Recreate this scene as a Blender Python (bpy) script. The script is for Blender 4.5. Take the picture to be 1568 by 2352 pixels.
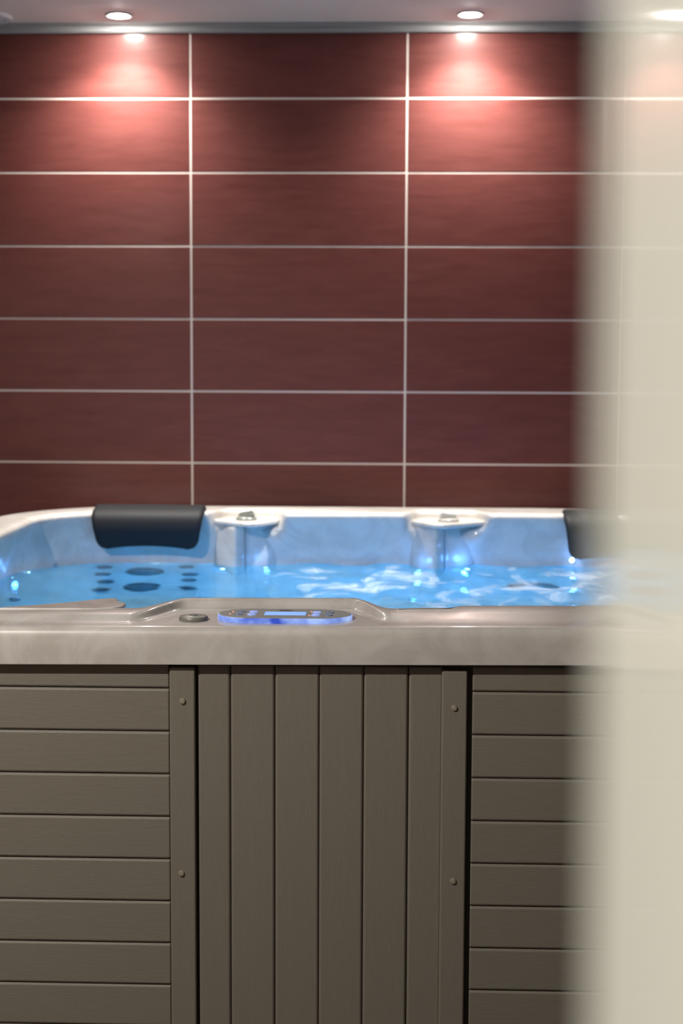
import bpy, bmesh, math, random
from mathutils import Vector, Matrix
random.seed(7)
for o in list(bpy.data.objects):
    bpy.data.objects.remove(o, do_unlink=True)
S = bpy.context.scene
C = S.collection

# ------------------------------------------------------------------ camera
CAM_Z = 1.293
YAW, PITCH, ROLL = 0.0335013, 0.0955758, 0.0041171
fwd = Vector((-math.sin(YAW)*math.cos(PITCH), math.cos(YAW)*math.cos(PITCH), -math.sin(PITCH)))
rgt = Vector((math.cos(YAW), math.sin(YAW), 0.0))
up = rgt.cross(fwd)
r2 = math.cos(ROLL)*rgt + math.sin(ROLL)*up
u2 = -math.sin(ROLL)*rgt + math.cos(ROLL)*up
cam = bpy.data.cameras.new('camera')
cam.sensor_fit = 'VERTICAL'; cam.sensor_height = 36.0; cam.sensor_width = 24.0
cam.lens = 55.0; cam.clip_start = 0.01; cam.clip_end = 100
cam.dof.use_dof = True; cam.dof.focus_distance = 2.40; cam.dof.aperture_fstop = 5.6
co = bpy.data.objects.new('camera', cam); C.objects.link(co)
M = Matrix.Identity(4)
for i in range(3):
    M[i][0] = r2[i]; M[i][1] = u2[i]; M[i][2] = -fwd[i]
M[2][3] = CAM_Z
co.matrix_world = M
S.camera = co

# ------------------------------------------------------------------ world, exposure
w = bpy.data.worlds.new('world'); S.world = w; w.use_nodes = True
w.node_tree.nodes['Background'].inputs[0].default_value = (1, .93, .85, 1)
w.node_tree.nodes['Background'].inputs[1].default_value = 0.02
S.view_settings.view_transform = 'Standard'
S.view_settings.look = 'None'
S.view_settings.exposure = 0.0
S.view_settings.gamma = 1.0
S.view_settings.use_curve_mapping = False

P_WALL_LAMP = 48.0      # the two downlights over the tiled wall
P_ROOM_LAMP = 152.0      # downlight between the doorway and the tub
P_HALL_LAMP = 20.0       # downlight behind the doorway
P_TUB_LAMP = 125.0       # narrow downlights above the water
P_UNDERWATER = 16.0

# ------------------------------------------------------------------ key places
YW = 4.430              # tiled wall
CEIL = 2.222
YF, XC = 2.365, -0.114  # tub front lip, tub centre line
def T(x, y, z): return Vector((x+XC, y+YF, z))     # tub to room

# ------------------------------------------------------------------ helpers
def new_obj(name, mesh, mat=None, parent=None, loc=None):
    o = bpy.data.objects.new(name, mesh); C.objects.link(o)
    if mat is not None and mesh is not None:
        mesh.materials.clear(); mesh.materials.append(mat)
    if parent: o.parent = parent
    if loc is not None: o.location = loc
    return o
def empty(name, loc=(0, 0, 0), parent=None):
    o = bpy.data.objects.new(name, None); C.objects.link(o); o.location = loc; o.empty_display_size = .1
    if parent: o.parent = parent
    return o
def tag(o, label=None, cat=None, group=None, kind=None):
    if label: o['label'] = label
    if cat: o['category'] = cat
    if group: o['group'] = group
    if kind: o['kind'] = kind
    return o
def smooth(me, ang=None):
    for p in me.polygons: p.use_smooth = True
    if ang is not None:
        me.set_sharp_from_angle(angle=math.radians(ang))
def mesh_from(verts, faces, sm=True, ang=None):
    me = bpy.data.meshes.new('mesh'); me.from_pydata([tuple(v) for v in verts], [], faces); me.validate(); me.update()
    bm = bmesh.new(); bm.from_mesh(me); bmesh.ops.recalc_face_normals(bm, faces=bm.faces); bm.to_mesh(me); bm.free()
    if sm: smooth(me, ang)
    return me
def bm_mesh(bm, sm=True, ang=40):
    me = bpy.data.meshes.new('mesh'); bmesh.ops.recalc_face_normals(bm, faces=bm.faces); bm.to_mesh(me); bm.free()
    if sm: smooth(me, ang)
    return me
def flat_normals(me):
    # smooth bevels, truly flat big faces: area-weighted corner normals
    me.update(); acc = [Vector((0, 0, 0)) for _ in me.vertices]
    for p in me.polygons:
        for i in p.vertices: acc[i] += p.normal*(p.area**1.5)
    ns = [a.normalized() for a in acc]
    for p in me.polygons: p.use_smooth = True
    me.normals_split_custom_set_from_vertices([tuple(v) for v in ns])
    return me
def box_mesh(x0, x1, y0, y1, z0, z1, bev=0.0, seg=2, wn=True):
    bm = bmesh.new(); bmesh.ops.create_cube(bm, size=1.0)
    for v in bm.verts:
        v.co = Vector(((x0+x1)/2+v.co.x*(x1-x0), (y0+y1)/2+v.co.y*(y1-y0), (z0+z1)/2+v.co.z*(z1-z0)))
    if bev: bmesh.ops.bevel(bm, geom=list(bm.edges), offset=bev, segments=seg, profile=.5, affect='EDGES')
    return bm_mesh(bm, False) if bev == 0 else flat_normals(bm_mesh(bm, True, None))
def lathe_mesh(prof, n=40, ang=35):
    vs, fs = [], []
    for r, z in prof:
        for k in range(n):
            a = 2*math.pi*k/n; vs.append((r*math.cos(a), r*math.sin(a), z))
    m = len(prof)
    for j in range(m-1):
        for k in range(n):
            fs.append((j*n+k, j*n+(k+1) % n, (j+1)*n+(k+1) % n, (j+1)*n+k))
    if prof[0][0] > 1e-6: fs.append(tuple(range(n)))
    if prof[-1][0] > 1e-6: fs.append(tuple((m-1)*n+k for k in range(n)))
    bm = bmesh.new(); bv = [bm.verts.new(v) for v in vs]
    for f in fs:
        try: bm.faces.new([bv[i] for i in f])
        except ValueError: pass
    bmesh.ops.remove_doubles(bm, verts=bm.verts, dist=1e-6)
    return bm_mesh(bm, True, ang)
def prism_mesh(poly, z0, z1, bev=0.0, seg=3, ang=50):
    bm = bmesh.new()
    vs = [bm.verts.new((x, y, z0)) for x, y in poly]
    f = bm.faces.new(vs)
    r = bmesh.ops.extrude_face_region(bm, geom=[f])
    for g in r['geom']:
        if isinstance(g, bmesh.types.BMVert): g.co.z = z1
    if bev: bmesh.ops.bevel(bm, geom=list(bm.edges), offset=bev, segments=seg, profile=.5, affect='EDGES')
    return flat_normals(bm_mesh(bm, True, None)) if bev else bm_mesh(bm, True, ang)
def sstep(a, b, x):
    t = max(0.0, min(1.0, (x-a)/(b-a))); return t*t*(3-2*t)

# ------------------------------------------------------------------ materials
def nodes(name):
    m = bpy.data.materials.new(name); m.use_nodes = True
    nt = m.node_tree; b = nt.nodes['Principled BSDF']
    return m, nt, b
def N(nt, t, **kw):
    n = nt.nodes.new(t)
    for k, v in kw.items():
        if k in n.inputs: n.inputs[k].default_value = v
        else: setattr(n, k, v)
    return n
def plain(name, col, rough=.5, metal=0.0, spec=.5, coat=0.0, coat_r=.05, emit=None, es=0.0):
    m, nt, b = nodes(name)
    b.inputs['Base Color'].default_value = (*col, 1); b.inputs['Roughness'].default_value = rough
    b.inputs['Metallic'].default_value = metal; b.inputs['Specular IOR Level'].default_value = spec
    b.inputs['Coat Weight'].default_value = coat; b.inputs['Coat Roughness'].default_value = coat_r
    if emit: b.inputs['Emission Color'].default_value = (*emit, 1); b.inputs['Emission Strength'].default_value = es
    return m
def coords(nt, scale=(1, 1, 1), rnd=True):
    tc = N(nt, 'ShaderNodeTexCoord'); mp = N(nt, 'ShaderNodeMapping'); mp.inputs['Scale'].default_value = scale
    if rnd:
        oi = N(nt, 'ShaderNodeObjectInfo'); mu = N(nt, 'ShaderNodeVectorMath', operation='SCALE')
        cx = N(nt, 'ShaderNodeCombineXYZ'); 
        for k in range(3): nt.links.new(oi.outputs['Random'], cx.inputs[k])
        mu.inputs['Scale'].default_value = 37.0
        nt.links.new(cx.outputs[0], mu.inputs[0])
        ad = N(nt, 'ShaderNodeVectorMath', operation='ADD')
        nt.links.new(tc.outputs['Object'], ad.inputs[0]); nt.links.new(mu.outputs[0], ad.inputs[1])
        nt.links.new(ad.outputs[0], mp.inputs['Vector'])
    else: nt.links.new(tc.outputs['Object'], mp.inputs['Vector'])
    return mp.outputs[0]
def ramp(nt, src, p0, c0, p1, c1):
    r = N(nt, 'ShaderNodeValToRGB'); e = r.color_ramp.elements
    e[0].position = p0; e[0].color = (*c0, 1); e[1].position = p1; e[1].color = (*c1, 1)
    nt.links.new(src, r.inputs[0]); return r.outputs[0]

def mat_tile():
    m, nt, b = nodes('burgundy_tile')
    v = coords(nt, (3.5, 1, 22))
    n1 = N(nt, 'ShaderNodeTexNoise', Scale=2.2, Detail=6.0, Roughness=.6, Distortion=.5); nt.links.new(v, n1.inputs['Vector'])
    col = ramp(nt, n1.outputs['Fac'], .3, (.096, .026, .0225), .72, (.128, .039, .034))
    nt.links.new(col, b.inputs['Base Color'])
    b.inputs['Roughness'].default_value = .46
    b.inputs['Specular IOR Level'].default_value = .18
    b.inputs['Coat Weight'].default_value = .22; b.inputs['Coat Roughness'].default_value = .19
    bp = N(nt, 'ShaderNodeBump', Strength=.10, Distance=.002); nt.links.new(n1.outputs['Fac'], bp.inputs['Height'])
    nt.links.new(bp.outputs[0], b.inputs['Normal'])
    return m
def mat_paint(name, col, rough, spec=.5, bump=.03, scale=60):
    m, nt, b = nodes(name)
    b.inputs['Base Color'].default_value = (*col, 1); b.inputs['Roughness'].default_value = rough
    b.inputs['Specular IOR Level'].default_value = spec
    v = coords(nt, (1, 1, 1), False)
    n1 = N(nt, 'ShaderNodeTexNoise', Scale=scale, Detail=3.0); nt.links.new(v, n1.inputs['Vector'])
    bp = N(nt, 'ShaderNodeBump', Strength=bump, Distance=.001); nt.links.new(n1.outputs['Fac'], bp.inputs['Height'])
    nt.links.new(bp.outputs[0], b.inputs['Normal'])
    return m
def mat_board():
    m, nt, b = nodes('grey_woodgrain_plastic')
    v = coords(nt, (5, 60, 60))
    n0 = N(nt, 'ShaderNodeTexNoise', Scale=.45, Detail=2.0); nt.links.new(v, n0.inputs['Vector'])
    mx = N(nt, 'ShaderNodeVectorMath', operation='SCALE'); mx.inputs['Scale'].default_value = 3.2
    nt.links.new(n0.outputs['Color'], mx.inputs[0])
    ad = N(nt, 'ShaderNodeVectorMath', operation='ADD'); nt.links.new(v, ad.inputs[0]); nt.links.new(mx.outputs[0], ad.inputs[1])
    n1 = N(nt, 'ShaderNodeTexNoise', Scale=6.0, Detail=5.0, Roughness=.65, Distortion=.6); nt.links.new(ad.outputs[0], n1.inputs['Vector'])
    v2 = coords(nt, (900, 900, 900)); n2 = N(nt, 'ShaderNodeTexNoise', Scale=1.0, Detail=2.0); nt.links.new(v2, n2.inputs['Vector'])
    mm = N(nt, 'ShaderNodeMath', operation='MULTIPLY_ADD'); mm.inputs[1].default_value = .5
    nt.links.new(n2.outputs['Fac'], mm.inputs[0]); nt.links.new(n1.outputs['Fac'], mm.inputs[2])
    col = ramp(nt, n1.outputs['Fac'], .3, (.175, .159, .128), .7, (.195, .178, .145))
    nt.links.new(col, b.inputs['Base Color'])
    b.inputs['Roughness'].default_value = .48; b.inputs['Specular IOR Level'].default_value = .35
    bp = N(nt, 'ShaderNodeBump', Strength=.36, Distance=.0012); nt.links.new(mm.outputs[0], bp.inputs['Height'])
    nt.links.new(bp.outputs[0], b.inputs['Normal'])
    return m
def mat_shell():
    m, nt, b = nodes('silver_marble_acrylic')
    v = coords(nt, (1, 1, 1), False)
    n0 = N(nt, 'ShaderNodeTexNoise', Scale=9.0, Detail=7.0, Roughness=.65, Distortion=1.6); nt.links.new(v, n0.inputs['Vector'])
    col = ramp(nt, n0.outputs['Fac'], .38, (.455, .42, .385), .60, (.55, .52, .485))
    nt.links.new(col, b.inputs['Base Color'])
    b.inputs['Roughness'].default_value = .38; b.inputs['Specular IOR Level'].default_value = .5
    b.inputs['Coat Weight'].default_value = .6; b.inputs['Coat Roughness'].default_value = .06
    return m
def mat_water():
    m = bpy.data.materials.new('lit_water'); m.use_nodes = True; nt = m.node_tree
    for n in list(nt.nodes): nt.nodes.remove(n)
    out = N(nt, 'ShaderNodeOutputMaterial')
    v = coords(nt, (1, 1, 1), False)
    nb = N(nt, 'ShaderNodeTexNoise', Scale=38.0, Detail=4.0, Roughness=.55, Distortion=.5); nt.links.new(v, nb.inputs['Vector'])
    bp = N(nt, 'ShaderNodeBump', Strength=.25, Distance=.003); nt.links.new(nb.outputs['Fac'], bp.inputs['Height'])
    gl = N(nt, 'ShaderNodeBsdfGlass', IOR=1.33, Roughness=.03); gl.inputs['Color'].default_value = (.62, .90, 1, 1)
    tr = N(nt, 'ShaderNodeBsdfTransparent'); tr.inputs['Color'].default_value = (.75, .92, 1, 1)
    nt.links.new(bp.outputs[0], gl.inputs['Normal'])
    m1 = N(nt, 'ShaderNodeMixShader'); m1.inputs[0].default_value = .0
    nt.links.new(gl.outputs[0], m1.inputs[1]); nt.links.new(tr.outputs[0], m1.inputs[2])
    # foam: aerated white patches, towards the jets on the right
    df = N(nt, 'ShaderNodeBsdfDiffuse'); df.inputs['Color'].default_value = (.44, .47, .49, 1)
    tl = N(nt, 'ShaderNodeBsdfTranslucent'); tl.inputs['Color'].default_value = (.5, .62, .7, 1)
    m2 = N(nt, 'ShaderNodeMixShader'); m2.inputs[0].default_value = .3
    nt.links.new(df.outputs[0], m2.inputs[1]); nt.links.new(tl.outputs[0], m2.inputs[2])
    vf = coords(nt, (1.0, .6, 1), False)
    nf = N(nt, 'ShaderNodeTexNoise', Scale=8.0, Detail=7.0, Roughness=.6, Distortion=.8); nt.links.new(vf, nf.inputs['Vector'])
    tc = N(nt, 'ShaderNodeTexCoord'); sx = N(nt, 'ShaderNodeSeparateXYZ'); nt.links.new(tc.outputs['Object'], sx.inputs[0])
    mr = N(nt, 'ShaderNodeMapRange'); mr.inputs['From Min'].default_value = -.45; mr.inputs['From Max'].default_value = .0
    mr.inputs['To Min'].default_value = -.14; mr.inputs['To Max'].default_value = .02
    nt.links.new(sx.outputs['X'], mr.inputs['Value'])
    ad = N(nt, 'ShaderNodeMath', operation='ADD'); nt.links.new(nf.outputs['Fac'], ad.inputs[0]); nt.links.new(mr.outputs[0], ad.inputs[1])
    mk = ramp(nt, ad.outputs[0], .525, (0, 0, 0), .68, (.68, .68, .68))
    m3 = N(nt, 'ShaderNodeMixShader'); nt.links.new(mk, m3.inputs[0])
    nt.links.new(m1.outputs[0], m3.inputs[1]); nt.links.new(m2.outputs[0], m3.inputs[2])
    nt.links.new(m3.outputs[0], out.inputs['Surface'])
    return m
def mat_edge_glow():
    m, nt, b = nodes('blue_light_guide')
    b.inputs['Base Color'].default_value = (.03, .06, .3, 1); b.inputs['Roughness'].default_value = .15
    v = coords(nt, (1, 1, 1), False); n = N(nt, 'ShaderNodeTexNoise', Scale=26.0, Detail=2.0); nt.links.new(v, n.inputs['Vector'])
    cr = ramp(nt, n.outputs['Fac'], .36, (.015, .05, .42), .68, (.45, .62, 1.0)); nt.links.new(cr, b.inputs['Emission Color'])
    b.inputs['Emission Strength'].default_value = .9
    return m

M_tile = mat_tile()
M_grout = mat_paint('pale_grout', (.62, .56, .52), .8, .2, .2, 200)
M_ceil = mat_paint('white_ceiling_paint', (.76, .72, .68), .75, .15, .03, 90)
M_trim = plain('pale_grey_plastic_trim', (.30, .30, .30), .6, spec=.2)
M_wall = mat_paint('warm_white_plaster', (.66, .62, .55), .6, .3, .05, 80)
M_jamb = mat_paint('cream_gloss_paint', (.62, .63, .56), .035, .018, .0, 20)
M_side = mat_paint('burgundy_wall_paint', (.17, .075, .062), .5, .4, .05, 80)
M_floor = mat_paint('stone_floor', (.13, .115, .10), .4, .5, .1, 30)
M_board = mat_board()
M_dark = plain('dark_cabinet_frame', (.085, .072, .052), .7)
M_shell = mat_shell()
M_water = mat_water()
M_pillow = plain('black_foam', (.010, .0105, .012), .6, spec=.22)
M_black = plain('black_jet_plastic', (.008, .010, .016), .3)
M_jetgrey = plain('grey_jet_face', (.05, .06, .08), .35)
M_knob = plain('grey_green_knob', (.16, .17, .155), .3)
M_knob2 = plain('pale_grey_knob', (.36, .35, .33), .35)
M_btn = plain('grey_rubber_button', (.17, .165, .145), .38)
M_btncap = plain('grey_button_cap', (.29, .295, .27), .35)
M_btnhole = plain('dark_grey_button_mark', (.07, .075, .07), .5)
M_panel = plain('slate_panel_face', (.29, .305, .295), .35)
M_edge = mat_edge_glow()
M_screen = plain('blue_lcd', (.05, .1, .3), .2, emit=(.22, .42, 1.0), es=1.1)
M_key = plain('slate_key', (.13, .15, .18), .35, emit=(.1, .2, .6), es=.12)
M_keylit = plain('blue_lit_key', (.2, .25, .4), .35, emit=(.25, .40, 1.0), es=.55)
M_red = plain('red_indicator', (.3, .05, .03), .4, emit=(1.0, .28, .16), es=1.3)
M_mark = plain('dark_panel_mark', (.05, .045, .05), .4)
M_screw = plain('bronze_screw', (.27, .24, .185), .35)
M_screwhole = plain('screw_socket', (.02, .017, .012), .6)
M_lampglow = plain('lamp_glass_lit', (1, 1, 1), .3, emit=(1.0, .95, .88), es=15.0)
M_lampring = plain('lamp_trim_ring', (.42, .40, .38), .3)
M_led = plain('blue_white_led', (.8, .9, 1), .3, emit=(.45, .72, 1.0), es=14.0)
M_ledring = plain('led_bezel', (.25, .3, .35), .3)
M_vent = plain('grey_white_vent', (.62, .64, .66), .5)

# ------------------------------------------------------------------ setting: room shell
XL, XR, YB = -1.95, 1.85, -1.6
tag(new_obj('floor', box_mesh(XL-.1, XR+.1, YB-.1, YW+.1, -.1, 0), M_floor), kind='structure')
tag(new_obj('ceiling', box_mesh(XL-.1, XR+.1, YB-.1, YW+.1, CEIL, CEIL+.1), M_ceil), kind='structure')
tag(new_obj('wall_left', box_mesh(XL-.1, XL, YB, YW, 0, CEIL), M_side), kind='structure')
tag(new_obj('wall_right', box_mesh(XR, XR+.1, YB, YW, 0, CEIL), M_side), kind='structure')
tag(new_obj('wall_front', box_mesh(XL, XR, YB-.1, YB, 0, CEIL), M_wall), kind='structure')
wb = tag(new_obj('wall_back', box_mesh(XL-.1, XR+.1, YW-.0032, YW+.12, 0, CEIL), M_grout), kind='structure')
# tiles, each its own piece: 603 x 203 mm grid
TW, TH, GAP = .603, .203, .0052
tx0, tz0 = -0.5737, 2.0208     # a vertical joint, a horizontal joint
tile_me = box_mesh(-(TW-GAP)/2, (TW-GAP)/2, 0, .008, -(TH-GAP)/2, (TH-GAP)/2, .0006, 1)
tile_me.materials.append(M_tile)
for r in range(-1, 9):
    for c in range(-3, 4):
        x0 = tx0 + c*TW; x1 = x0+TW
        if x1 < XL+.02 or x0 > XR-.02: continue
        zc = tz0 - (r+.5)*TH
        a, b_ = max(x0, XL), min(x1, XR)
        if a > x0 or b_ < x1:
            me = box_mesh(a-(a+b_)/2+GAP/2, b_-(a+b_)/2-GAP/2, 0, .008, -(TH-GAP)/2, (TH-GAP)/2, .0006, 1); me.materials.append(M_tile)
        else: me = tile_me
        t = new_obj('tile', me, None, wb, ((a+b_)/2, YW-.004+random.uniform(-.0002, .0002), zc))
        t.rotation_euler = (random.uniform(-.0012, .0012), 0, random.uniform(-.0008, .0008))
# small cove between wall and ceiling
prof = [(0, 0), (-.012, 0), (-.017, .006), (-.017, .016), (-.030, .020), (-.030, .024), (0, .024)]
vs, fs = [], []
for x in (XL, XR):
    for y, z in prof: vs.append((x, YW-.004+y, CEIL-.024+z))
n = len(prof)
for k in range(n): fs.append((k, (k+1) % n, n+(k+1) % n, n+k))
fs += [tuple(range(n)), tuple(range(n, 2*n))]
tag(new_obj('trim_1', mesh_from(vs, fs, False), M_trim), kind='structure')
# gloss-painted end of the partition the view looks past
JX, JY, JR = 0.0276, 0.213, -0.0064
bmj = box_mesh(0, .14, -1.78, 0, 0, CEIL, .0025, 3)
jw = tag(new_obj('wall_partition', bmj, M_jamb, None, (JX, JY, 0)), kind='structure')
jw.rotation_euler = (0, 0, -JR)

# ------------------------------------------------------------------ ceiling lamps
ring_me = lathe_mesh([(.0265, -.002), (.030, -.0045), (.0355, -.0045), (.0375, -.001), (.0375, .002), (.0265, .002)], 48)
glow_me = lathe_mesh([(0, -.0085), (.010, -.0078), (.019, -.0052), (.0262, -.0008), (.0262, .003), (0, .003)], 40)
ring_me.materials.append(M_lampring); glow_me.materials.append(M_lampglow)
M_lampbright = plain('lamp_glass_bright', (1, 1, 1), .3, emit=(1.0, .95, .88), es=650.0)
def downlight(x, y, label, power, size, blend, group, col=(1, .93, .85), tilt=(0, 0), rad=.018, wide=0.0, wsize=150):
    e = tag(empty('ceiling_downlight', (x, y, CEIL)), label, 'downlight', group)
    rg = new_obj('trim_ring', ring_me, None, e); gl = new_obj('lamp_glass', glow_me.copy(), M_lampbright if y > 4.2 else M_lampglow, e)
    l = bpy.data.lights.new('lamp_beam', 'SPOT'); l.energy = power; l.spot_size = math.radians(size); l.spot_blend = blend
    l.color = col; l.shadow_soft_size = rad
    lo = bpy.data.objects.new('lamp_beam', l); C.objects.link(lo); lo.parent = e; lo.location = (0, 0, -.03)
    lo.rotation_euler = (tilt[0], tilt[1], 0)
    if wide:
        l2 = bpy.data.lights.new('lamp_spill', 'SPOT'); l2.energy = wide; l2.spot_size = math.radians(wsize); l2.spot_blend = 1.0
        l2.color = col; l2.shadow_soft_size = rad
        o2 = bpy.data.objects.new('lamp_spill', l2); C.objects.link(o2); o2.parent = e; o2.location = (0, 0, -.03)
    return e
G = 'round recessed ceiling downlights'
downlight(-.7496, 4.301, 'left lit round downlight in the ceiling close to the burgundy tiles', P_WALL_LAMP, 132, 1.0, G)
downlight(.1952, 4.300, 'right lit round downlight in the ceiling close to the burgundy tiles', P_WALL_LAMP, 132, 1.0, G)
downlight(-1.22, 1.02, 'recessed downlight in the ceiling in front of the hot tub', P_ROOM_LAMP, 168, .3, G, col=(1, .955, .875), rad=.014)
downlight(-.7496, 3.88, 'left recessed downlight in the ceiling above the hot tub water', P_TUB_LAMP, 70, .4, G, col=(1, .97, .92), tilt=(math.radians(-9), 0))
downlight(.1952, 3.88, 'right recessed downlight in the ceiling above the hot tub water', P_TUB_LAMP, 70, .4, G, col=(1, .97, .92), tilt=(math.radians(-9), 0))
downlight(-.40, -.30, 'recessed downlight in the ceiling behind the doorway', P_HALL_LAMP, 104, .6, G, col=(1, .97, .88))
# round ceiling vent at the left edge
v = tag(empty('ceiling_vent', (-1.125, 4.315, CEIL)), 'pale round vent in the ceiling at the left edge', 'vent')
new_obj('vent_ring', lathe_mesh([(.060, -.004), (.064, -.008), (.076, -.007), (.082, -.002), (.082, .001), (.060, .001)], 56), M_vent, v)
new_obj('vent_disc', lathe_mesh([(0, -.010), (.045, -.010), (.052, -.007), (.052, -.003), (0, -.003)], 48), M_vent, v)

# ------------------------------------------------------------------ the hot tub
tub = tag(empty('hot_tub', T(0, 0, 0)), 'square hot tub with silver marbled shell and grey plank cabinet, filled and lit blue', 'hot tub')
ZD, ZR = .888, .900
def tilt(x, y): return .0085*x*max(0.0, 1-y/1.965)
XS = [-.5+1.0*i/200 for i in range(201)]
def recess(x):      # the rim steps back behind the two ledges
    a = sstep(-.385, -.335, x)*(1-sstep(-.205, -.165, x)); b = sstep(.135, .185, x)*(1-sstep(.325, .375, x))
    return max(a, b)
def ctrl(x): return sstep(-.300, -.225, x)*(1-sstep(.045, .112, x))
NA = 18
def loop(hw, yf, yb, rb, z, xb=None):
    """closed rounded loop: front (left to right), right side, back, left side; yf/yb/z may depend on x"""
    yfF = yf if callable(yf) else (lambda x: yf)
    zF = z if callable(z) else (lambda x, y: z)
    ybF = yb if callable(yb) else (lambda x: yb)
    rf = hw-.5; pts = []
    for x in XS: pts.append((x, yfF(x)))
    y0 = yfF(.5)
    for k in range(1, NA):
        a = -math.pi/2+math.pi/2*k/NA; pts.append((.5+rf*math.cos(a), y0+rf+rf*math.sin(a)))
    ybr = ybF(hw-rb)
    for k in range(15): pts.append((hw, y0+rf+(ybr-rb-y0-rf)*k/14))
    for k in range(1, NA):
        a = math.pi/2*k/NA; pts.append((hw-rb+rb*math.cos(a), ybr-rb+rb*math.sin(a)))
    for k in range(121):
        x = (hw-rb)*(1-2*k/120); pts.append((x, ybF(x)))
    ybl = ybF(-(hw-rb))
    for k in range(1, NA):
        a = math.pi/2+math.pi/2*k/NA; pts.append((-(hw-rb)+rb*math.cos(a), ybl-rb+rb*math.sin(a)))
    y0 = yfF(-.5)
    for k in range(15): pts.append((-hw, ybl-rb+(y0+rf-ybl+rb)*k/14))
    for k in range(1, NA):
        a = math.pi+math.pi/2*k/NA; pts.append((-.5+rf*math.cos(a), y0+rf+rf*math.sin(a)))
    return [(x, y, zF(x, y)+tilt(x, y)) for x, y in pts]
def right(x): return sstep(.06, .16, x)
fF = lambda x: .042-.012*right(x)+(.178-.042+.012*right(x))*ctrl(x)       # foot of the step on the front deck
def step_off(k): return lambda x: fF(x)+k*(1+1.6*right(x)*(1-ctrl(x)))*(1-.45*ctrl(x))
inner = lambda x: .122+.020*sstep(.198, .228, x)+.092*ctrl(x)              # inner edge of the front ridge
ridge = lambda x, y: ZR+(.003*ctrl(x)+.0015*sstep(.198, .228, x) if y < .4 else 0)
L = []
L.append(loop(.925, .045, 1.92, .46, .834))
L.append(loop(.966, .004, 1.961, .5, .8295))
L.append(loop(.9695, .0005, 1.9645, .5, .8297))
L.append(loop(.97, 0, 1.965, .5, .8305))
L.append(loop(.97, 0, 1.965, .5, .8315))
L.append(loop(.97, 0, 1.965, .5, .8340))
L.append(loop(.97, 0, 1.965, .5, .850))
L.append(loop(.9695, .0005, 1.9645, .5, .872))
L.append(loop(.968, .002, 1.963, .5, .879))
L.append(loop(.965, .005, 1.960, .5, .8842))
L.append(loop(.960, .010, 1.955, .495, .887))
L.append(loop(.953, .017, 1.948, .49, ZD))
L.append(loop(.935, lambda x: max(.022, fF(x)-.012), 1.925, .46, ZD+.0005))
L.append(loop(.925, step_off(0), 1.915, .45, ZD+.001))
L.append(loop(.920, step_off(.006), 1.910, .44, ZD+.0025))
L.append(loop(.912, step_off(.013), 1.902, .43, ZD+.006))
L.append(loop(.906, step_off(.020), 1.896, .42, ZD+.0095))
L.append(loop(.899, step_off(.026), 1.889, .41, lambda x, y: ridge(x, y)-.0008))
L.append(loop(.890, lambda x: step_off(.034)(x)*.7+inner(x)*.3-.004*ctrl(x), 1.880, .40, lambda x, y: ridge(x, y)))
YBI = lambda d: (lambda x: 1.728-d+.075*recess(x))
L.append(loop(.822, lambda x: inner(x)-.012, lambda x: 1.745+.075*recess(x), .22, lambda x, y: ridge(x, y)))
L.append(loop(.806, lambda x: inner(x)-.004, YBI(0), .205, lambda x, y: ridge(x, y)-.0006))
L.append(loop(.799, lambda x: inner(x)+.002, YBI(.007), .20, lambda x, y: ridge(x, y)-.003))
L.append(loop(.795, lambda x: inner(x)+.006, YBI(.011), .20, lambda x, y: ridge(x, y)-.008))
L.append(loop(.794, lambda x: inner(x)+.007, YBI(.012), .20, lambda x, y: ridge(x, y)-.014))
L.append(loop(.800, lambda x: inner(x)+.006, lambda x: 1.724+.065*recess(x), .21, .872))
L.append(loop(.815, .140, 1.738, .24, .850))
L.append(loop(.845, .150, 1.757, .30, .800))
L.append(loop(.855, .160, 1.766, .32, .760))
L.append(loop(.830, .190, 1.738, .31, .710))
L.append(loop(.760, .260, 1.664, .25, .590))
L.append(loop(.660, .350, 1.562, .15, .420))
L.append(loop(.640, .372, 1.535, .13, .395))
L.append(loop(.615, .400, 1.500, .11, .386))
L.append(loop(.545, .600, 1.20, .08, .372))
L.append(loop(.530, .620, 1.17, .06, .350))
L.append(loop(.520, .640, 1.14, .05, .150))
L.append(loop(.515, .660, 1.12, .04, .135))
vs = [p for l in L for p in l]; n = len(L[0]); fs = []
for j in range(len(L)-1):
    for k in range(n): fs.append((j*n+k, j*n+(k+1) % n, (j+1)*n+(k+1) % n, (j+1)*n+k))
fs.append(tuple((len(L)-1)*n+k for k in range(n)))
tag(new_obj('shell', mesh_from(vs, fs, True), M_shell, tub), 'silver grey marbled acrylic shell')

# raised moulding with a notch inside the front left rim
poly = [(-.78, .095), (-.5176, .1050), (-.4237, .1620), (-.372, .2075), (-.3535, .2150), (-.3440, .2080), (-.3425, .192), (-.3360, .1800), (-.3270, .1700), (-.3215, .1560), (-.3230, .1400), (-.335, .115), (-.36, .10)]
new_obj('corner_ledge', prism_mesh(poly, .868, .8985, .004, 3), M_shell, tub)

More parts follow.
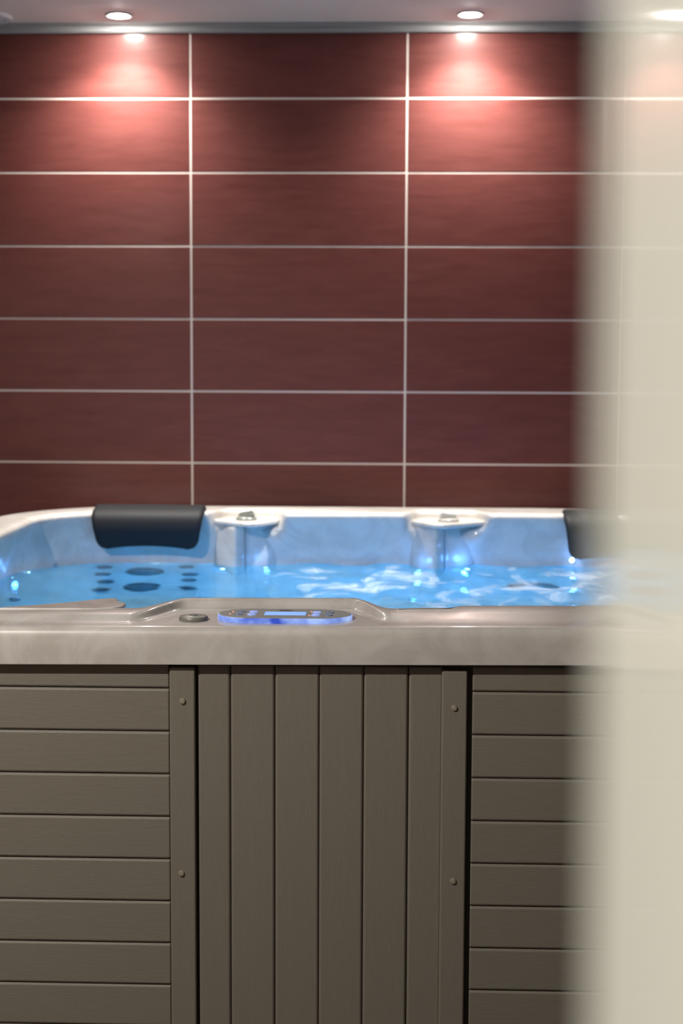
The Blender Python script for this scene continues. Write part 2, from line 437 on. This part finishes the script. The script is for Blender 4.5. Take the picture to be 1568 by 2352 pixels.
# pillars between the seats, ledge and knob on each
def pillar(plan, ledge, knob_xy, knob_rot, km):
    p = new_obj('pillar', prism_mesh(plan, .395, .868, .012, 4, 80), M_shell, tub)
    le = new_obj('ledge', prism_mesh(ledge, .864, .877, .004, 3), M_shell, p)
    k = new_obj('diverter_knob', lathe_mesh([(.0285, .0), (.0285, .005), (.026, .008), (.018, .0095), (.0, .010)], 32), km, p, (knob_xy[0], knob_xy[1], .8765))
    bm = bmesh.new(); bmesh.ops.create_cube(bm, size=1)
    for v in bm.verts: v.co = Vector((v.co.x*(.050 if v.co.z < 0 else .040), v.co.y*(.017 if v.co.z < 0 else .010), .009+(v.co.z+.5)*.014*(1.25 if v.co.x < 0 else .7)))
    bmesh.ops.bevel(bm, geom=list(bm.edges), offset=.0025, segments=2, affect='EDGES')
    h = new_obj('knob_grip', bm_mesh(bm), km, p, (knob_xy[0], knob_xy[1], .8765)); h.rotation_euler = (0, 0, knob_rot)
    return p
pillar([(-.372, 1.83), (-.362, 1.752), (-.300, 1.676), (-.276, 1.700), (-.272, 1.716), (-.196, 1.762), (-.180, 1.83)],
       [(-.368, 1.85), (-.367, 1.757), (-.345, 1.722), (-.278, 1.660), (-.250, 1.656), (-.230, 1.672), (-.182, 1.780), (-.182, 1.85)], (-.275, 1.742), 2.6, M_knob)
pillar([(.148, 1.83), (.160, 1.755), (.222, 1.672), (.246, 1.700), (.250, 1.716), (.335, 1.768), (.352, 1.83)],
       [(.150, 1.85), (.151, 1.775), (.205, 1.676), (.222, 1.662), (.245, 1.660), (.364, 1.756), (.366, 1.85)], (.258, 1.740), .5, M_knob2)

# headrests
def headrest(x0, x1, z_top, z_bot, wave):
    NU, NV = 36, 26
    path = [(1.772, z_top+.0005), (1.752, z_top+.002), (1.728, z_top-.001), (1.706, z_top-.006), (1.692, z_top-.013), (1.684, z_top-.024), (1.682, z_top-.045), (1.685, (z_top+z_bot)/2-.01), (1.692, z_bot+.018), (1.697, z_bot)]
    def pt(s):
        f = s*(len(path)-1); i = min(int(f), len(path)-2); t = f-i
        return [path[i][k]*(1-t)+path[i+1][k]*t for k in (0, 1)]
    vs = []
    for side in (0, 1):
        for j in range(NV+1):
            s = j/NV; y, z = pt(s)
            ya, za = pt(max(0, s-.04)); yb, zb = pt(min(1, s+.04))
            ny, nz = (zb-za), -(yb-ya); q = math.hypot(ny, nz) or 1; ny, nz = ny/q, nz/q
            w0 = sstep(.35, 1, s)*.013
            # rounded corners of the outline
            cr = .030; dv = (1-s)*.16
            corner = 0.0
            if dv < cr: corner = cr-math.sqrt(max(0, cr*cr-(cr-dv)**2))
            dt = s*.16
            if dt < .012: corner = max(corner, .012-math.sqrt(max(0, .012**2-(.012-dt)**2)))
            for i in range(NU+1):
                u = i/NU
                # denser near the two ends
                uu = .5-.5*math.cos(math.pi*u)
                xl, xr = x0+w0+corner, x1-w0-corner
                x = xl+(xr-xl)*uu
                zz = z+wave*sstep(.55, 1, s)*math.cos((u-.5)*2*math.pi*.92)
                ed = min(uu, 1-uu)*(xr-xl)/.010; et = min(s, 1-s)*.16/.010
                h = math.sqrt(max(0.0, 1-max(0.0, 1-ed)**2))*math.sqrt(max(0.0, 1-max(0.0, 1-et)**2))
                t = (.012*h) if side == 0 else (-.010*h)
                vs.append((x, y+ny*t, zz+nz*t))
    fs = []; W = NU+1; off = W*(NV+1)
    for j in range(NV):
        for i in range(NU):
            a = j*W+i; fs.append((a, a+1, a+W+1, a+W)); fs.append((off+a, off+a+W, off+a+W+1, off+a+1))
    me = bpy.data.meshes.new('mesh'); me.from_pydata(vs, [], fs)
    bm = bmesh.new(); bm.from_mesh(me); bmesh.ops.remove_doubles(bm, verts=bm.verts, dist=2e-5)
    bmesh.ops.recalc_face_normals(bm, faces=bm.faces); bm.to_mesh(me); bm.free(); smooth(me)
    return new_obj('headrest', me, M_pillow, tub)
headrest(-.678, -.383, .9005, .805, .0045)
headrest(.556, .86, .8955, .786, .003)

# ---- jets on the sloping backrests (under water)
ang_n = math.atan2(.36, .215)            # slope of the backrest
def frame_back(): return (math.radians(90)-math.atan2(.215, .36), 0, 0)
jr_big = lathe_mesh([(.050, 0), (.050, .006), (.046, .010), (.040, .010), (.036, .006), (.036, .001)], 40)
jf_big = lathe_mesh([(.035, .001), (.035, .006), (.020, .009), (.016, .004), (.0, .003)], 32)
jr_sm = lathe_mesh([(.021, 0), (.021, .004), (.018, .007), (.013, .007), (.011, .003), (.011, .001)], 28)
jf_sm = lathe_mesh([(.0105, .001), (.0105, .004), (.004, .005), (.0, .002)], 20)
for me, mm in ((jr_big, M_black), (jf_big, M_jetgrey), (jr_sm, M_black), (jf_sm, M_jetgrey)): me.materials.append(mm)
def jet(x, y, z, big, rot=None):
    j = new_obj('jet', jr_big if big else jr_sm, None, tub, (x, y, z)); j.rotation_euler = rot or frame_back()
    new_obj('nozzle', jf_big if big else jf_sm, None, j)
for x, y, z, b_ in ((-.539, 1.703, .656, 1), (-.531, 1.607, .4956, 1),
                    (-.433, 1.738, .718, 0), (-.417, 1.686, .627, 0), (-.414, 1.652, .571, 0), (-.416, 1.600, .483, 0),
                    (.50, 1.642, .554, 1), (.60, 1.690, .635, 0), (.44, 1.642, .553, 0), (.62, 1.60, .483, 0)):
    jet(x, y-.004, z, b_)
for x, y, z in ((-.650, 1.707, .716), (-.645, 1.658, .642), (-.630, 1.611, .566), (-.630, 1.557, .491)):
    jet(x+.004, y-.004, z, 0, (frame_back()[0], 0, math.radians(26)))
for y, z in ((1.25, .62), (1.05, .62), (1.15, .50)):
    jet(-.775+(.62-z)*.55-.0, y, z, 0, (0, math.radians(90)-math.atan2(.10, .17), 0))

# ---- lights in the shell: little lenses, plus bare lamps without fixtures
led_me = lathe_mesh([(0, .006), (.003, .0055), (.0055, .003), (.0062, 0)], 20); led_me.materials.append(M_led)
bez_me = lathe_mesh([(.006, .0), (.006, .0015), (.009, .0015), (.0095, 0)], 24); bez_me.materials.append(M_ledring)
def led(x, y, z, rot):
    o = new_obj('light_lens', led_me, None, tub, (x, y, z)); o.rotation_euler = rot
    new_obj('bezel', bez_me, None, o)
    return o
FRONTF = (math.radians(90), 0, 0)
for x, y, z in ((-.333, 1.700, .722), (-.222, 1.728, .722), (.182, 1.708, .722), (.305, 1.735, .722)): led(x, y-.010, z, FRONTF)
for x, y, z in ((-.818, 1.568, .742), (-.842, 1.485, .728), (-.846, 1.43, .722)): led(x, y, z, (0, math.radians(90), 0))
led(.585, 1.752, .775, FRONTF)
def pt_light(name, x, y, z, e, col=(.10, .36, 1.0), r=.03):
    l = bpy.data.lights.new(name, 'POINT'); l.energy = e; l.color = col; l.shadow_soft_size = r
    o = bpy.data.objects.new(name, l); C.objects.link(o); o.parent = tub; o.location = (x, y, z)
for x, y, z in ((-.42, .90, .53), (.05, .90, .53), (.45, .90, .53)):
    l = bpy.data.lights.new('underwater_lamp', 'SPOT'); l.energy = P_UNDERWATER; l.color = (.035, .37, 1.0); l.shadow_soft_size = .03
    l.spot_size = math.radians(125); l.spot_blend = .5
    o = bpy.data.objects.new('underwater_lamp', l); C.objects.link(o); o.parent = tub; o.location = (x, y, z); o.rotation_euler = (math.radians(72), 0, 0)
for x, y, z, e in ((-.22, 1.715, .774, .03), (.305, 1.722, .776, .10), (.175, 1.700, .774, .05), (-.825, 1.46, .775, .05), (.585, 1.735, .778, .05)):  # bare point lights added for blue glow on the shell above the water
    pt_light('waterline_fill', x, y, z, e, (.10, .33, 1.0), .008)

# ---- control panel on the front deck
def stadium(cx, cy, hx, hy, n=20, pw=2.0):
    pts = []
    for k in range(n+1):
        a = -math.pi/2+math.pi*k/n; pts.append((cx+hx-hy*1.15+hy*1.15*math.cos(a), cy+hy*math.sin(a)))
    for k in range(n+1):
        a = math.pi/2+math.pi*k/n; pts.append((cx-hx+hy*1.15+hy*1.15*math.cos(a), cy+hy*math.sin(a)))
    return pts
PX, PY = -.0565, .0795
cp = new_obj('control_panel', prism_mesh(stadium(0, 0, .1065, .046), 0, .0085, .0012, 2), M_edge, tub, (PX, PY, ZD-.0006))
cp['label'] = 'oval control panel with blue glowing edge'
ztop = .0085
new_obj('panel_face', prism_mesh(stadium(0, 0, .1045, .0442), ztop-.0004, ztop+.0008, .0003, 1), M_panel, cp)
new_obj('screen', box_mesh(-.0325, .0325, -.0150, .0150, ztop, ztop+.0014, .0004, 1), M_screen, cp, (.0005, -.002, 0))
new_obj('panel_mark', prism_mesh(stadium(0, 0, .0105, .004, 8), ztop+.0006, ztop+.0012), M_mark, cp, (-.001, .028, 0))
key_me = lathe_mesh([(0, .0022), (.0055, .0021), (.0066, .0014), (.0072, .0005), (.0072, 0)], 24)
for i, (kx, ky, lit) in enumerate(((-.0700, .010, 0), (-.0505, .010, 1), (-.0720, -.016, 0), (-.0520, -.016, 1), (.0500, .010, 1), (.0705, .010, 0), (.0490, -.016, 1), (.0690, -.016, 0))):
    me = key_me.copy()
    new_obj('key', me, M_keylit if lit else M_key, cp, (kx, ky, ztop+.0006))
for kx, ky in ((-.0835, .012), (-.0860, -.012), (.0410, .018), (.0395, -.020)):
    new_obj('indicator', lathe_mesh([(0, .0011), (.0012, .0009), (.0016, 0)], 12), M_red, cp, (kx, ky, ztop+.0007))
# ---- round air button
ab = new_obj('air_button', lathe_mesh([(.0225, 0), (.0230, .0015), (.0230, .0045), (.0215, .0068), (.0195, .0074), (.0180, .0070)], 48), M_btn, tub, (-.2005, .0690, ZD-.002))
new_obj('button_cap', lathe_mesh([(.0180, .0068), (.0165, .0078), (.0, .0082)], 40), M_btncap, ab)
new_obj('button_mark', lathe_mesh([(.0072, .0078), (.0068, .0086), (.0, .0086)], 28), M_btnhole, ab)

# ---- cabinet
YBD, YPO = .018, .0115
bm = bmesh.new()
for a in ((-.93, .93, .0325, .042, .02, .826), (-.93, .93, 1.92, 1.93, .02, .826), (-.94, -.93, .0325, 1.93, .02, .826), (.93, .94, .0325, 1.93, .02, .826)):
    r = bmesh.ops.create_cube(bm, size=1.0)
    for v in r['verts']: v.co = Vector(((a[0]+a[1])/2+v.co.x*(a[1]-a[0]), (a[2]+a[3])/2+v.co.y*(a[3]-a[2]), (a[4]+a[5])/2+v.co.z*(a[5]-a[4])))
cb = new_obj('cabinet_frame', bm_mesh(bm, False), M_dark, tub)
BP = .0681; Z0J = .7868
def board_mesh(length, width, thick=.014):
    # profile across: flat face, chamfered upper and lower edge, tongue behind the joint; length along local X, face to -Y
    h = width/2; c = .0028
    prof = [(-h, thick), (-h, .0046), (-h+.0007, .0042), (-h+.0011, .0022), (-h+c, .0006), (-h+c+.002, 0), (h-c-.002, 0), (h-c, .0006), (h-.0011, .0022), (h-.0007, .0042), (h, .0046), (h, thick)]
    vs, fs = [], []; m = len(prof)
    sec = ((-length/2, .0022), (-length/2+.0010, .0006), (-length/2+.0028, 0), (length/2-.0028, 0), (length/2-.0010, .0006), (length/2, .0022))
    for x, dy in sec:
        for z, y in prof: vs.append((x, min(thick, y+dy), z))
    for s in range(len(sec)-1):
        for k in range(m-1): fs.append((s*m+k, s*m+k+1, (s+1)*m+k+1, (s+1)*m+k))
    for s in range(len(sec)-1): fs.append((s*m, (s+1)*m, (s+1)*m+m-1, s*m+m-1))
    fs.append(tuple(range(m))); fs.append(tuple((len(sec)-1)*m+k for k in range(m)))
    me = flat_normals(mesh_from(vs, fs, True)); me.materials.append(M_board); return me
def panel(name, x0, x1, label):
    p = empty(name, (0, 0, 0), tub); p['label'] = label
    ln = x1-x0; xm = (x0+x1)/2
    full = board_mesh(ln, BP)
    zt = .8275; hh = zt-Z0J
    new_obj('board', board_mesh(ln, hh), None, p, (xm, YBD, (zt+Z0J)/2))
    k = 0
    while Z0J-(k+1)*BP > .03:
        new_obj('board', full, None, p, (xm, YBD, Z0J-(k+.5)*BP)); k += 1
    return p
panel('side_panel', -.930, -.2325, 'left cabinet panel of horizontal boards')
panel('side_panel', .2375, .930, 'right cabinet panel of horizontal boards')
dp = empty('door_panel', (0, 0, 0), tub); dp['label'] = 'centre cabinet panel of upright boards'
xs = (-.1882, -.1372, -.0680, .0012, .0692, .1392, .1925)
shared = board_mesh(.785, .0692)
for a, b_ in zip(xs[:-1], xs[1:]):
    me = shared if abs((b_-a)-.069) < .0015 else board_mesh(.785, b_-a)
    o = new_obj('board', me, None, dp, ((a+b_)/2, YBD, .040+.3925)); o.rotation_euler = (0, math.radians(90), 0)
def post(x0, x1, screws):
    p = new_obj('post', None or box_mesh(-.395, .395, 0, .024, -(x1-x0)/2, (x1-x0)/2, .0032, 3), M_board, tub, ((x0+x1)/2, YPO, .8215-.395))
    p.rotation_euler = (0, math.radians(90), 0)
    for sx, sz in screws:
        # local axes: local x = -world z, local z = world x
        s = new_obj('screw', lathe_mesh([(.0046, 0), (.0046, .0016), (.0040, .0026), (.0026, .0030), (.0022, .0030)], 20), M_screw, p, (-(sz-(.8215-.395)), -.0002, sx-(x0+x1)/2))
        s.rotation_euler = (math.radians(90), 0, 0)
        new_obj('socket', lathe_mesh([(.0022, .0026), (.0022, .0029), (.0, .0029)], 6), M_screwhole, s)
post(-.2315, -.1915, ((-.2108, .769), (-.2140, .4948), (-.2130, .16)))
post(.1900, .2295, ((.2094, .763), (.2105, .4888), (.2105, .16)))
# lower frame
new_obj('base_rail', box_mesh(-.93, .93, .022, 1.94, .0, .036, .003, 2), M_dark, tub)

# ------------------------------------------------------------------ water
def waves(x, y):
    t = sstep(-.40, .10, x)
    a = .0008+.0030*t
    h = 0
    for fx, fy, ph, am in WV: h += am*math.sin(fx*x+fy*y+ph)
    return a*h
WV = [(random.uniform(8, 38)*random.choice((-1, 1)), random.uniform(4, 26), random.uniform(0, 6.28), random.uniform(.15, .45)) for _ in range(12)]
nx, ny = 200, 150
vs = []; fs = []
lp = loop(.868, .150, 1.778, .335, 0)
def inside(x, y):
    # rounded rectangle test
    hw, y0, y1, r = .866, .152, 1.776, .33
    dx = max(0, abs(x)-(hw-r)); 
    dy = max(0, (y0+r)-y, y-(y1-r))
    return dx*dx+dy*dy <= r*r
idx = {}
for j in range(ny+1):
    for i in range(nx+1):
        x = -.872+1.744*i/nx; y = .146+1.636*j/ny
        # squeeze the grid into the rounded outline
        idx[i, j] = len(vs); vs.append((x, y, .757+waves(x, y)))
for j in range(ny):
    for i in range(nx):
        if all(inside(*vs[idx[a, b_]][:2]) for a, b_ in ((i, j), (i+1, j), (i+1, j+1), (i, j+1))):
            fs.append((idx[i, j], idx[i+1, j], idx[i+1, j+1], idx[i, j+1]))
me = bpy.data.meshes.new('water'); me.from_pydata(vs, [], fs)
bm = bmesh.new(); bm.from_mesh(me)
bmesh.ops.delete(bm, geom=[v for v in bm.verts if not v.link_faces], context='VERTS'); bm.to_mesh(me); bm.free(); smooth(me)
wo = new_obj('water', me, M_water, None, T(0, 0, 0))
tag(wo, 'bright blue lit water with white foam filling the hot tub', 'water', kind='stuff')
